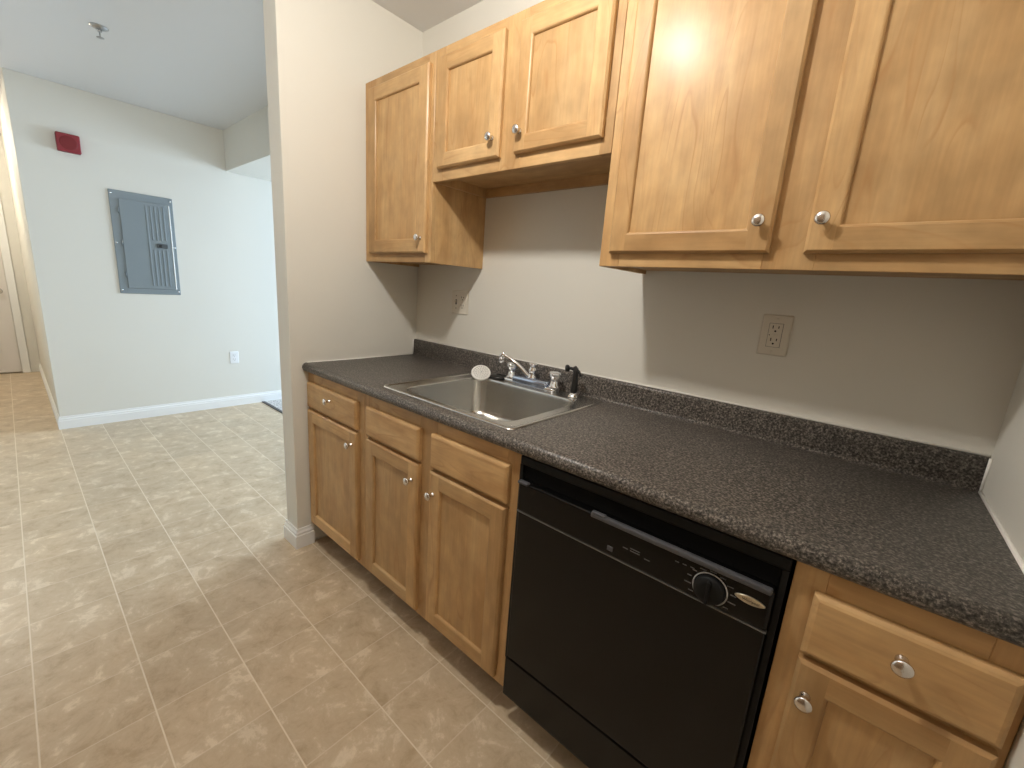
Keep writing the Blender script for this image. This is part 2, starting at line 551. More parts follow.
# living room back wall with window opening
g = MB()
WX0, WX1, WZ0, WZ1 = -2.45, -0.05, 0.55, 2.15
g.box((FX, YB, 0), (WX0, YB + 0.12, ZC))
g.box((WX1, YB, 0), (W, YB + 0.12, ZC))
g.box((WX0, YB, 0), (WX1, YB + 0.12, WZ0))
g.box((WX0, YB, WZ1), (WX1, YB + 0.12, ZC))
struct(g.build('wall_living_room', 'wall'))
wf = MB()
for (a, b_) in ((WX0, WX0 + 0.05), (WX1 - 0.05, WX1), ((WX0 + WX1) / 2 - 0.025, (WX0 + WX1) / 2 + 0.025)):
    wf.box((a, YB + 0.03, WZ0), (b_, YB + 0.09, WZ1))
for (a, b_) in ((WZ0, WZ0 + 0.05), (WZ1 - 0.05, WZ1)):
    wf.box((WX0 + 0.05, YB + 0.03, a), (WX1 - 0.05, YB + 0.09, b_))
win = struct(wf.build('window_1', 'white'))
MB().box((WX0 + 0.05, YB + 0.055, WZ0 + 0.05), (WX1 - 0.05, YB + 0.061, WZ1 - 0.05)).build('window_pane', 'glass', win)


# baseboards: profile extruded along a polyline with outward normal
def baseboard(name, pts, h=0.098, t=0.014):
    """pts: floor polyline; board lies on the left-hand side normal"""
    prof = [(0, 0), (t, 0), (t, h * 0.66), (t * 0.75, h * 0.69), (t * 0.80, h * 0.80), (t * 0.45, h * 0.88), (t * 0.40, h), (0, h)]
    P = [Vector((x, y, 0)) for x, y in pts]
    rings = []
    for i, p in enumerate(P):
        ns = []
        if i > 0:
            d = (P[i] - P[i - 1]).normalized(); ns.append(Vector((-d.y, d.x, 0)))
        if i < len(P) - 1:
            d = (P[i + 1] - P[i]).normalized(); ns.append(Vector((-d.y, d.x, 0)))
        n = ns[0] if len(ns) == 1 else (ns[0] + ns[1]) / (1 + ns[0].dot(ns[1]))
        rings.append([p + n * a + Vector((0, 0, z)) for a, z in prof])
    g = MB()
    g.loops(rings, (True, True), False)
    return struct(g.build(name, 'white'))


baseboard('baseboard_partition', [(0.0, BF), (0.0, PE), (-0.115, PE), (-0.115, 0.11)])
baseboard('baseboard_hall', [(FX, 4.25), (FX, HY), (DX + 0.001, HY)])

# corridor door
dr = MB()
xs0, xs1 = DX - 0.045, DX - 0.008
dr.box((xs0, DY0, 0.012), (xs1, DY1, 2.035), bevel=0.002)
door = struct(dr.build('door_1', 'door'))
pn = MB()
for (z0, z1) in ((0.22, 0.88), (1.02, 1.86)):
    for (y0, y1) in ((DY1 - 0.37, DY1 - 0.12), (DY0 + 0.12, DY0 + 0.37)):
        # raised moulding frame and field
        for (a, b_, c, d) in ((y0, y1, z0, z0 + 0.018), (y0, y1, z1 - 0.018, z1), (y0, y0 + 0.018, z0 + 0.018, z1 - 0.018), (y1 - 0.018, y1, z0 + 0.018, z1 - 0.018)):
            pn.box((xs1 - 0.001, a, c), (xs1 + 0.006, b_, d), bevel=0.0025)
        pn.box((xs1 - 0.001, y0 + 0.035, z0 + 0.035), (xs1 + 0.004, y1 - 0.035, z1 - 0.035), bevel=0.003)
pn.build('door_panel', 'door', door)
kb = MB()
kb.lathe([(0.030, 0), (0.030, 0.006), (0.012, 0.010), (0.011, 0.028), (0.020, 0.036), (0.0265, 0.048), (0.024, 0.058), (0.012, 0.064), (0.002, 0.065)], (xs1, DY1 - 0.065, 0.895), (1, 0, 0))
kb.build('door_knob', 'nickel', door)


# ------------------------------------------------------------------ cabinets
def knob(pos, parent, name='knob'):
    g = MB()
    g.lathe([(0.0085, 0), (0.0085, 0.002), (0.0055, 0.005), (0.0052, 0.013), (0.009, 0.017), (0.0128, 0.0195), (0.0140, 0.0222),
             (0.0125, 0.0252), (0.0075, 0.0272), (0.002, 0.0278)], pos, (0, -1, 0), n=28)
    return g.build(name, 'nickel', parent)


def cab_door(x0, x1, z0, z1, yb, root, kn=None, w_=0.052, t=0.019):
    """framed door with recessed flat panel; yb = plane of its back"""
    g = MB()
    yf = yb - t
    ym = yb - t + 0.006
    e = 0.006
    bl, br, bb_, bt_ = (random.random() * 10 for _ in range(4))
    # outer sides and eased outer edge
    O = [(x0, z0), (x1, z0), (x1, z1), (x0, z1)]
    I = [(x0 + e, z0 + e), (x1 - e, z0 + e), (x1 - e, z1 - e), (x0 + e, z1 - e)]
    for k, (bd, gr) in enumerate(((bb_, 1), (br, 0), (bt_, 1), (bl, 0))):
        a, b_ = O[k], O[(k + 1) % 4]
        c, d = I[k], I[(k + 1) % 4]
        mid0 = ((a[0] + c[0] * 2) / 3, (a[1] + c[1] * 2) / 3)
        mid1 = ((b_[0] + d[0] * 2) / 3, (b_[1] + d[1] * 2) / 3)
        g.poly([(a[0], yb, a[1]), (b_[0], yb, b_[1]), (b_[0], ym, b_[1]), (a[0], ym, a[1])], [(0, 1, 2, 3)], gr, bd)
        g.poly([(a[0], ym, a[1]), (b_[0], ym, b_[1]), (mid1[0], yf + 0.0018, mid1[1]), (mid0[0], yf + 0.0018, mid0[1])], [(0, 1, 2, 3)], gr, bd)
        g.poly([(mid0[0], yf + 0.0018, mid0[1]), (mid1[0], yf + 0.0018, mid1[1]), (d[0], yf, d[1]), (c[0], yf, c[1])], [(0, 1, 2, 3)], gr, bd)
    # flat faces: stiles run through, rails between
    xi0, xi1, zi0, zi1 = x0 + w_, x1 - w_, z0 + w_, z1 - w_
    def q(a, b_, c, d, gr, bd):
        g.poly([(a, yf, c), (b_, yf, c), (b_, yf, d), (a, yf, d)], [(0, 1, 2, 3)], gr, bd)
    q(x0 + e, xi0, z0 + e, z1 - e, 0, bl)
    q(xi1, x1 - e, z0 + e, z1 - e, 0, br)
    q(xi0, xi1, z0 + e, zi0, 1, bb_)
    q(xi0, xi1, zi1, z1 - e, 1, bt_)
    # inner moulding: small cove down to the panel
    yp = yf + 0.0095
    steps = [(0, yf), (0.0035, yf + 0.0015), (0.0055, yf + 0.0045), (0.0065, yp)]
    for k, (bd, gr) in enumerate(((bb_, 1), (br, 0), (bt_, 1), (bl, 0))):
        for (a0, y0), (a1, y1) in zip(steps, steps[1:]):
            C0 = [(xi0 + a0, zi0 + a0), (xi1 - a0, zi0 + a0), (xi1 - a0, zi1 - a0), (xi0 + a0, zi1 - a0)]
            C1 = [(xi0 + a1, zi0 + a1), (xi1 - a1, zi0 + a1), (xi1 - a1, zi1 - a1), (xi0 + a1, zi1 - a1)]
            p, q_, r, s_ = C0[k], C0[(k + 1) % 4], C1[(k + 1) % 4], C1[k]
            g.poly([(p[0], y0, p[1]), (q_[0], y0, q_[1]), (r[0], y1, r[1]), (s_[0], y1, s_[1])], [(0, 1, 2, 3)], gr, bd)
    g.poly([(x0, yb, z0), (x1, yb, z0), (x1, yb, z1), (x0, yb, z1)], [(0, 1, 2, 3)], 0, bl)
    # weld
    d = g.build('door', 'wood', root)
    p = MB()
    p.box((xi0 - 0.004, yp - 0.0002, zi0 - 0.004), (xi1 + 0.004, yb - 0.003, zi1 + 0.004))
    p.build('door_panel', 'wood', d)
    if kn:
        knob((kn[0], yf, kn[1]), d)
    return d


def drawer_front(x0, x1, z0, z1, yb, root, name='drawer', kn=None, t=0.019):
    g = MB()
    bd = random.random() * 10
    rings = []
    for e, y in ((0, yb), (0, yb - t + 0.007), (0.0045, yb - t + 0.0022), (0.009, yb - t)):
        rings.append([(x0 + e, y, z0 + e), (x1 - e, y, z0 + e), (x1 - e, y, z1 - e), (x0 + e, y, z1 - e)])
    g.loops(rings, (True, True), False)
    for f in g.bm.faces:
        f[g.lb] = bd
        f[g.lg] = 1
    d = g.build(name, 'wood', root)
    if kn:
        knob((kn[0], yb - t, kn[1]), d)
    return d


def face_frame(x0, x1, z0, z1, yf, root, stiles, rails, t=0.019):
    """stiles: x ranges; rails: (x0,x1,z0,z1)"""
    g = MB()
    for a, b_, c, d in stiles:
        g.box((a, yf, c), (b_, yf + t, d), bevel=0.0012)
    for a, b_, c, d in rails:
        g.box((a, yf, c), (b_, yf + t, d), bevel=0.0012, grain=1)
    return g.build('face_frame', 'wood', root)


def carcass(x0, x1, z0, z1, yf, root, bottom_up=0.0, nail=0.0, back=0.0, top=True):
    g = MB()
    s = 0.013
    y1 = -0.001
    g.box((x0, yf + 0.019, z0), (x0 + s, y1, z1))
    g.box((x1 - s, yf + 0.019, z0), (x1, y1, z1))
    g.box((x0 + s, yf + 0.019, z0 + bottom_up), (x1 - s, y1, z0 + bottom_up + s), grain=1)
    if top:
        g.box((x0 + s, yf + 0.019, z1 - s), (x1 - s, y1, z1), grain=1)
    g.box((x0 + s, y1 - 0.006, z0 + bottom_up + s), (x1 - s, y1, z1 - (s if top else 0)))
    if nail:
        g.box((x0 + s, y1 - 0.016, z0), (x1 - s, y1, z0 + bottom_up), grain=1)
    return g.build('cabinet_body', 'wood', root)


# --- wall cabinets
C1, C2 = 0.486, 1.263
UZ0, UZ1 = 1.373, 2.130
E_ = 0.0006
a = thing('wall_cabinet', 'narrow tall maple wall cabinet with one door, hung against the partition wall', 'cabinet', (0.25, -0.15, UZ0), 'maple wall cabinets')
carcass(0.001, C1 - E_, UZ0, UZ1, UF, a, bottom_up=0.012)
face_frame(0.001, C1 - E_, UZ0, UZ1, UF, a, [(0.001, 0.085, UZ0, UZ1), (0.447, C1 - E_, UZ0, UZ1)], [(0.085, 0.447, UZ0, UZ0 + 0.06), (0.085, 0.447, UZ1 - 0.06, UZ1)])
cab_door(0.050, 0.466, 1.409, 2.093, UF - 0.0005, a, (0.440, 1.468))

OZ0 = 1.677
a = thing('wall_cabinet', 'short two-door maple wall cabinet hung high above the sink', 'cabinet', ((C1 + C2) / 2, -0.15, OZ0), 'maple wall cabinets')
carcass(C1 + E_, C2 - E_, OZ0, UZ1, UF, a, bottom_up=0.034, nail=1)
face_frame(C1, C2, OZ0, UZ1, UF, a, [(C1 + E_, 0.545, OZ0, UZ1), (0.836, 0.933, OZ0, UZ1), (1.225, C2 - E_, OZ0, UZ1)],
           [(0.545, 0.836, OZ0, OZ0 + 0.055), (0.933, 1.225, OZ0, OZ0 + 0.055), (0.545, 0.836, UZ1 - 0.055, UZ1), (0.933, 1.225, UZ1 - 0.055, UZ1)])
cab_door(0.525, 0.846, 1.718, 2.093, UF - 0.0005, a, (0.817, 1.778), w_=0.047)
cab_door(0.912, 1.235, 1.718, 2.093, UF - 0.0005, a, (0.938, 1.779), w_=0.047)

a = thing('wall_cabinet', 'large two-door maple wall cabinet hung above the dishwasher end of the counter', 'cabinet', ((C2 + W) / 2, -0.15, UZ0), 'maple wall cabinets')
carcass(C2 + E_, W - 0.001, UZ0, UZ1, UF, a, bottom_up=0.012)
face_frame(C2, W, UZ0, UZ1, UF, a, [(C2 + E_, 1.325, UZ0, UZ1), (1.685, 1.785, UZ0, UZ1), (2.110, W - 0.001, UZ0, UZ1)],
           [(1.325, 1.685, UZ0, UZ0 + 0.06), (1.785, 2.110, UZ0, UZ0 + 0.06), (1.325, 1.685, UZ1 - 0.06, UZ1), (1.785, 2.110, UZ1 - 0.06, UZ1)])
cab_door(1.298, 1.697, 1.408, 2.093, UF - 0.0005, a, (1.670, 1.475), w_=0.048)
cab_door(1.763, 2.140, 1.408, 2.093, UF - 0.0005, a, (1.787, 1.474), w_=0.050)

# --- base cabinets
BZ0, BZ1 = 0.101, 0.864
K1, DL, DR = 0.478, 1.263, 1.885


def base_body(x0, x1, root):
    g = MB()
    s = 0.013
    g.box((x0, BF + 0.019, 0.001), (x0 + s, -0.001, BZ1))
    g.box((x1 - s, BF + 0.019, 0.001), (x1, -0.001, BZ1))
    g.box((x0 + s, BF + 0.019, BZ0 + 0.01), (x1 - s, -0.001, BZ0 + 0.023), grain=1)
    g.box((x0 + s, -0.008, BZ0 + 0.023), (x1 - s, -0.001, BZ1))
    # notch sides: cover with toe kick board
    b_ = g.build('cabinet_body', 'wood', root)
    return b_


def base_body2(x0, x1, root):
    g = MB()
    s = 0.013
    yk = BF + 0.075
    for xa in (x0, x1 - s):
        # side panel with toe notch
        P = [(yk, 0.001), (-0.001, 0.001), (-0.001, BZ1), (BF + 0.019, BZ1), (BF + 0.019, BZ0), (yk, BZ0)]
        rings = [[(xa, y, z) for y, z in P], [(xa + s, y, z) for y, z in P]]
        g.loops(rings, (True, True), False)
    g.box((x0 + s, BF + 0.019, BZ0 + 0.002), (x1 - s, -0.001, BZ0 + 0.015), grain=1)
    g.box((x0 + s, -0.008, BZ0 + 0.015), (x1 - s, -0.001, BZ1))
    o = g.build('cabinet_body', 'wood', root)
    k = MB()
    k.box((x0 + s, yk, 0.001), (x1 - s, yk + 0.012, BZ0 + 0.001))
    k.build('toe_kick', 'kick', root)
    return o


DZ0, DZ1 = 0.124, 0.693     # doors
RZ0, RZ1 = 0.706, 0.821     # drawers
a = thing('base_cabinet', 'narrow maple base cabinet with a knobbed drawer over one door, beside the partition wall', 'cabinet', (0.24, -0.3, 0), 'maple base cabinets')
base_body2(0.001, K1 - E_, a)
face_frame(0, K1, BZ0, BZ1, BF, a, [(0.001, 0.055, BZ0, BZ1), (0.425, K1 - E_, BZ0, BZ1)],
           [(0.055, 0.425, BZ0, BZ0 + 0.05), (0.055, 0.425, 0.675, 0.722), (0.055, 0.425, 0.80, BZ1)])
cab_door(0.020, 0.442, DZ0, DZ1, BF - 0.0005, a, (0.409, 0.637), w_=0.05)
drawer_front(0.020, 0.442, RZ0, RZ1, BF - 0.0005, a, kn=(0.236, 0.778))

a = thing('base_cabinet', 'wide maple sink base cabinet with two doors under two blank drawer fronts', 'cabinet', ((K1 + DL) / 2, -0.3, 0), 'maple base cabinets')
base_body2(K1 + E_, DL - 0.002, a)
face_frame(K1, DL, BZ0, BZ1, BF, a, [(K1 + E_, 0.530, BZ0, BZ1), (0.825, 0.915, BZ0, BZ1), (1.215, DL - 0.002, BZ0, BZ1)],
           [(p, q, c, d) for p, q in ((0.530, 0.825), (0.915, 1.215)) for c, d in ((BZ0, BZ0 + 0.05), (0.675, 0.722), (0.80, BZ1))])
cab_door(0.513, 0.839, DZ0, DZ1, BF - 0.0005, a, (0.806, 0.628), w_=0.05)
cab_door(0.900, 1.231, DZ0, DZ1, BF - 0.0005, a, (0.922, 0.618), w_=0.05)
drawer_front(0.513, 0.839, RZ0, RZ1, BF - 0.0005, a, 'false_drawer_front')
drawer_front(0.900, 1.231, RZ0, RZ1, BF - 0.0005, a, 'false_drawer_front')

a = thing('base_cabinet', 'maple base cabinet with one drawer over one door, right of the black dishwasher', 'cabinet', ((DR + W) / 2, -0.3, 0), 'maple base cabinets')
base_body2(DR + 0.002, W - 0.001, a)
face_frame(DR, W, BZ0, BZ1, BF, a, [(DR + 0.002, 1.935, BZ0, BZ1), (2.125, W - 0.001, BZ0, BZ1)],
           [(1.935, 2.125, BZ0, BZ0 + 0.05), (1.935, 2.125, 0.675, 0.722), (1.935, 2.125, 0.80, BZ1)])
cab_door(1.921, 2.160, DZ0, DZ1, BF - 0.0005, a, (1.943, 0.630), w_=0.047)
drawer_front(1.921, 2.160, RZ0, RZ1, BF - 0.0005, a, kn=(2.041, 0.776))

# ------------------------------------------------------------------ countertop
ct = thing('countertop', 'dark speckled laminate worktop with rolled front edge running wall to wall', 'countertop', (W / 2, -0.3, 0.866))
SX0, SX1, SY0, SY1 = 0.585, 1.175, -0.553, -0.062    # sink cutout
prof = [(-0.578, 0.866), (-0.600, 0.866), (-0.612, 0.868), (-0.6185, 0.874), (-0.621, 0.883), (-0.6195, 0.893), (-0.613, 0.901), (-0.603, 0.9045),
        (-0.590, 0.9040), (SY0, 0.904), (SY1, 0.904), (-0.030, 0.904), (-0.0235, 0.9062), (-0.0200, 0.912), (-0.0195, 0.920), (-0.0195, 0.976),
        (-0.0180, 0.9835), (-0.0130, 0.988), (-0.0015, 0.988), (-0.0015, 0.866)]
xs = [0.0015, SX0, SX1, W - 0.0015]
g = MB()
vr = [[g.bm.verts.new((x, y, z)) for y, z in prof] for x in xs]
n = len(prof)
fs = []
for k in range(3):
    for i in range(n):
        j = (i + 1) % n
        if k == 1 and i in (9, n - 1):
            continue
        fs.append(g.bm.faces.new((vr[k][i], vr[k][j], vr[k + 1][j], vr[k + 1][i])))
g._tag(fs, 0, 0, 0, True)
# underside of the middle section, open below the bowl
for (ya, yb_) in ((-0.578, SY0), (SY1, -0.0015)):
    g.poly([(SX0, ya, 0.866), (SX1, ya, 0.866), (SX1, yb_, 0.866), (SX0, yb_, 0.866)], [(0, 1, 2, 3)])
# walls of the cutout
for p, q in (((SX0, SY0), (SX1, SY0)), ((SX1, SY0), (SX1, SY1)), ((SX1, SY1), (SX0, SY1)), ((SX0, SY1), (SX0, SY0))):
    g.poly([(p[0], p[1], 0.904), (q[0], q[1], 0.904), (q[0], q[1], 0.866), (p[0], p[1], 0.866)], [(0, 1, 2, 3)])
f0 = g.bm.faces.new(vr[0]); f1 = g.bm.faces.new(list(reversed(vr[-1])))
g._tag([f0, f1], 0, 0, 0, False)
top = g.build('worktop', 'lam', ct)
g = MB()
g.tube([(0.003, -0.0035, 0.9895), (W - 0.003, -0.0035, 0.9895)], 0.0034, n=8)
g.tube([(W - 0.0025, -0.600, 0.9035), (W - 0.0025, -0.022, 0.9048)], 0.0042, n=8)
g.tube([(W - 0.0025, -0.0215, 0.906), (W - 0.003, -0.0205, 0.988)], 0.0028, n=8)
g.tube([(0.0025, -0.600, 0.9035), (0.0025, -0.022, 0.9048)], 0.0032, n=8)
g.tube([(0.0025, -0.0215, 0.906), (0.003, -0.0205, 0.988)], 0.0032, n=8)
g.build('caulk_bead', 'caulk', ct)


# ------------------------------------------------------------------ sink
def rrect(cx, cy, hx, hy, r, z, n=10):
    pts = []
    for (sx, sy, a0) in ((1, 1, 0), (-1, 1, pi / 2), (-1, -1, pi), (1, -1, 3 * pi / 2)):
        for k in range(n):
            t = a0 + (pi / 2) * k / (n - 1)
            pts.append((cx + sx * (hx - r) + r * cos(t), cy + sy * (hy - r) + r * sin(t), z))
    return pts


sk = thing('sink', 'single bowl stainless steel drop-in sink set in the dark countertop', 'sink', (0.88, -0.305, 0.904))
rx, ry = 0.880, -0.3055
bx, by = 0.8875, -0.333
g = MB()
rings = [rrect(rx, ry, 0.320, 0.2695, 0.022, 0.9046), rrect(rx, ry, 0.319, 0.2685, 0.022, 0.9068), rrect(rx, ry, 0.316, 0.2655, 0.020, 0.9088),
         rrect(rx, ry, 0.309, 0.2585, 0.018, 0.9080),
         rrect(rx, ry, 0.305, 0.2545, 0.018, 0.9062),
         rrect(rx, ry, 0.302, 0.2515, 0.018, 0.9061),
         rrect(bx, by, 0.266, 0.216, 0.072, 0.9060),
         rrect(bx, by, 0.2625, 0.2125, 0.070, 0.9060),
         rrect(bx, by, 0.2610, 0.2110, 0.069, 0.9057),
         rrect(bx, by, 0.2593, 0.2093, 0.068, 0.9042),
         rrect(bx, by, 0.2584, 0.2084, 0.067, 0.9005),
         rrect(bx, by, 0.2575, 0.2075, 0.066, 0.890),
         rrect(bx, by, 0.2460, 0.1960, 0.060, 0.765),
         rrect(bx, by, 0.2400, 0.1900, 0.060, 0.748),
         rrect(bx, by, 0.218, 0.168, 0.060, 0.738),
         rrect(bx, by, 0.198, 0.148, 0.056, 0.734)]
n = len(rings[0])
def circ(r, z):
    out = []
    for (a0) in (0, pi / 2, pi, 3 * pi / 2):
        for k in range(10):
            t = a0 + (pi / 2) * k / 9
            out.append((bx + r * cos(t), by + r * sin(t), z))
    return out
rings += [circ(0.075, 0.7315), circ(0.050, 0.7305)]
g.loops(rings, (False, False), True)
bmesh.ops.remove_doubles(g.bm, verts=g.bm.verts, dist=0.00005)
g.build('basin', 'steel', sk)
g = MB()
g.lathe([(0.050, 0.7312), (0.045, 0.7325), (0.040, 0.7290), (0.030, 0.716), (0.002, 0.714)], (bx, by, 0), n=28, caps=(False, True))
g.build('drain', 'chrome', sk)

# faucet ---------------------------------------------------------------
FY = -0.078
FZ = 0.9066
fc = thing('faucet', 'chrome two-handle kitchen faucet with low swing spout on the sink ledge', 'faucet', (0.883, FY, FZ))
g = MB()
def bar(x0, x1, yh, z0, z1, mi=0):
    g.loops([rrect((x0 + x1) / 2, FY, (x1 - x0) / 2 - e, yh - e, min(yh - e, 0.02) * 0.9, z, 6) for e, z in ((0, z0), (0, z1 - 0.006), (0.003, z1 - 0.002), (0.008, z1))], (True, True), True, mi)
bar(0.742, 1.012, 0.025, FZ, FZ + 0.018)
g.build('base_plate', 'chrome', fc)
g = MB()
g.box((0.797, FY - 0.0275, FZ + 0.002), (0.969, FY + 0.0235, FZ + 0.034), bevel=0.007, seg=3, smooth=True)
g.build('bridge_cover', 'bluerefl', fc)['label'] = 'polished bridge between the handles, blue reflection put in its colour'
for hx_ in (0.772, 0.994):
    g = MB()
    g.lathe([(0.024, 0.0), (0.024, 0.004), (0.017, 0.010), (0.015, 0.022), (0.012, 0.026)], (hx_, FY, FZ + 0.0181))
    h = g.build('valve_base', 'chrome', fc)
    g = MB()
    # fluted clear knob
    nn = 32
    rings = []
    for r, z in ((0.009, 0.0), (0.014, 0.004), (0.019, 0.014), (0.0235, 0.024), (0.0245, 0.031), (0.021, 0.036), (0.010, 0.0375)):
        rings.append([(hx_ + r * (1 + 0.10 * cos(4 * t)) * cos(t), FY + r * (1 + 0.10 * cos(4 * t)) * sin(t), FZ + 0.0425 + z) for t in [2 * pi * k / nn for k in range(nn)]])
    g.loops(rings, (True, True), True)
    g.build('handle', 'acrylic', fc)
g = MB()
g.lathe([(0.020, 0), (0.020, 0.004), (0.0155, 0.010), (0.0145, 0.026), (0.0165, 0.028), (0.0165, 0.036), (0.013, 0.041), (0.012, 0.050), (0.016, 0.054), (0.016, 0.060), (0.010, 0.064)],
        (0.883, FY, FZ + 0.0345))
g.build('spout_post', 'chrome', fc)
g = MB()
A = Vector((0.872, FY - 0.004, FZ + 0.036)); B = Vector((0.744, -0.112, 1.021))
path = [A, A + (B - A) * 0.12 + Vector((0, 0, 0.002))]
for t in (0.3, 0.5, 0.7, 0.85, 0.93):
    path.append(A + (B - A) * t + Vector((0, 0, 0.010 * sin(pi * t))))
path += [B + Vector((0.006, 0, 0.003)), B + Vector((-0.001, -0.001, 0)), B + Vector((-0.004, -0.002, -0.006)), B + Vector((-0.0045, -0.002, -0.014))]
g.tube(path, [0.0085, 0.0085, 0.008, 0.0076, 0.0074, 0.0074, 0.0076, 0.0085, 0.0095, 0.0100, 0.0102], n=16)
sp = g.build('spout', 'chrome', fc)
g = MB()
g.lathe([(0.0108, 0), (0.0112, -0.004), (0.0112, -0.018), (0.0095, -0.021), (0.004, -0.0205)], B + Vector((-0.0045, -0.002, -0.014)), n=20)
g.build('aerator', 'chrome', sp)

# side sprayer
sy_ = -0.080
sr = thing('side_sprayer', 'black pull-out side sprayer standing right of the faucet', 'sprayer', (1.087, sy_, 0.9066))
g = MB()
g.lathe([(0.022, 0), (0.022, 0.003), (0.018, 0.006), (0.016, 0.012), (0.014, 0.016)], (1.087, sy_, 0.9066), n=20)
g.build('holder', 'chrome', sr)['label'] = 'chrome holder ring'
g = MB()
g.tube([(1.087, sy_, 0.9225), (1.087, sy_, 0.930), (1.088, sy_, 0.960), (1.089, sy_, 0.985), (1.088, sy_, 1.000), (1.085, sy_ + 0.003, 1.013), (1.078, sy_ + 0.004, 1.019)],
       [0.0125, 0.0135, 0.0122, 0.0108, 0.0105, 0.0105, 0.0088], n=18)
g.build('sprayer_body', 'rubber', sr)
g = MB()
g.tube([(1.084, sy_, 1.011), (1.068, sy_ - 0.003, 1.014), (1.060, sy_ - 0.005, 1.013)], [0.007, 0.006, 0.006], n=14)
g.lathe([(0.007, 0), (0.013, 0.004), (0.0145, 0.010), (0.0135, 0.014), (0.004, 0.016)], (1.062, sy_ - 0.004, 1.013), (-1, -0.25, -0.15), n=20)
g.build('spray_head', 'rubber', sr)
g = MB()
g.tube([(1.091, sy_, 1.014), (1.103, sy_ - 0.002, 1.006), (1.114, sy_ - 0.003, 0.990)], [0.0055, 0.0055, 0.004], n=10)
g.build('trigger', 'rubber', sr)

# strainer disc leaning on the backsplash, black stopper lying behind
ang = radians(50)
cen = Vector((0.6455, -0.1365, 0.9265))
nrm = Vector((0.70 * cos(ang), -0.71 * cos(ang), sin(ang))).normalized()
st = thing('sink_strainer', 'round white pierced strainer disc tilted on the back left corner of the sink', 'strainer', cen)
qd = Vector((0, 0, 1)).rotation_difference(nrm)
g = MB()
g.lathe([(0.0415, -0.002), (0.0425, 0.0), (0.0415, 0.003), (0.036, 0.0045), (0.012, 0.005), (0.002, 0.005)], cen, nrm, n=36)
g.build('disc', 'bright', st)
g = MB()
for rr, k in ((0.012, 7), (0.0215, 13), (0.031, 19)):
    for i in range(k):
        t = 2 * pi * i / k
        p = cen + qd @ Vector((rr * cos(t), rr * sin(t), 0.0044))
        g.lathe([(0.0024, 0), (0.0024, 0.0009)], p, nrm, n=8, caps=(False, True))
ho = g.build('holes', simple('strainer_hole_grey', (0.10, 0.095, 0.09), 0.6), st)
ho['label'] = 'rings of small dark holes'
g = MB()
g.lathe([(0.006, 0.005), (0.006, 0.007), (0.002, 0.008)], cen, nrm, n=16, caps=(False, True))
g.build('centre_rivet', 'screw', st)
g = MB()
g.lathe([(0.030, -0.0021), (0.026, -0.006), (0.010, -0.010), (0.009, -0.0215), (0.002, -0.022)], cen, nrm, n=24)
g.build('plug', 'rubber', st)['label'] = 'black rubber plug behind the disc'

g = MB()
g.lathe([(0.039, 0), (0.043, 0.004), (0.041, 0.010), (0.028, 0.013), (0.012, 0.014), (0.010, 0.017), (0.002, 0.018)], (0.694, -0.0745, 0.9066), n=32)
o = tag(recenter(g.build('sink_stopper', 'rubber'), (0.694, -0.0745, 0.9066)), 'flat black rubber sink stopper lying left of the faucet', 'stopper')

# ------------------------------------------------------------------ dishwasher
X0, X1 = DL + 0.004, DR - 0.004
YF = BF - 0.020
dw = thing('dishwasher', 'black built-in dishwasher with round dial under the countertop', 'dishwasher', ((X0 + X1) / 2, -0.3, 0))
g = MB()
g.box((X0, BF + 0.004, 0.21), (X1, -0.02, 0.862))
g.box((X0 + 0.004, BF + 0.055, 0.001), (X1 - 0.004, -0.05, 0.21))
g.box((X0, BF - 0.010, 0.838), (X1, BF + 0.004, 0.862), bevel=0.002)
g.box((X0, BF - 0.010, 0.225), (X0 + 0.010, BF + 0.004, 0.838))
g.box((X1 - 0.010, BF - 0.010, 0.225), (X1, BF + 0.004, 0.838))
g.build('tub_body', 'blackm', dw)
# door panel
g = MB()
g.box((X0 + 0.012, YF, 0.243), (X1 - 0.012, BF + 0.003, 0.711), bevel=0.004, seg=2)
g.build('door', 'black', dw)
# control panel
g = MB()
g.box((X0 + 0.012, YF - 0.008, 0.716), (X1 - 0.012, BF + 0.003, 0.799), bevel=0.006, seg=3)
cp = g.build('control_panel', 'black', dw)
g = MB()
g.box((X0 + 0.012, BF - 0.004, 0.800), (X1 - 0.012, BF + 0.003, 0.836))
g.build('handle_recess', 'dark', dw)
g = MB()
lipx = X0 + 0.012
g.box((1.500, YF - 0.0155, 0.7925), (X1 - 0.016, YF - 0.0005, 0.8035), bevel=0.003, seg=2)
g.build('handle_lip', 'grey', dw)['label'] = 'grey grip lip along the control panel top'
g = MB()
g.box((X0 + 0.014, YF - 0.0155, 0.7960), (X0 + 0.047, YF - 0.0005, 0.8035), bevel=0.002)
g.build('handle_lip', 'grey', dw)
g = MB()
g.box((1.502, YF - 0.0155, 0.8036), (1.536, YF - 0.004, 0.8075), bevel=0.0015)
g.build('latch_tab', 'grey', dw)
g = MB()
g.box((X0 + 0.012, YF - 0.0062, 0.7118), (X1 - 0.012, YF + 0.004, 0.7152))
g.build('trim_line', 'linedim', dw)
# access panel at the bottom
g = MB()
g.box((X0 + 0.004, YF + 0.006, 0.098), (X1 - 0.004, YF + 0.020, 0.232), bevel=0.003, seg=2)
g.build('access_panel', 'black', dw)
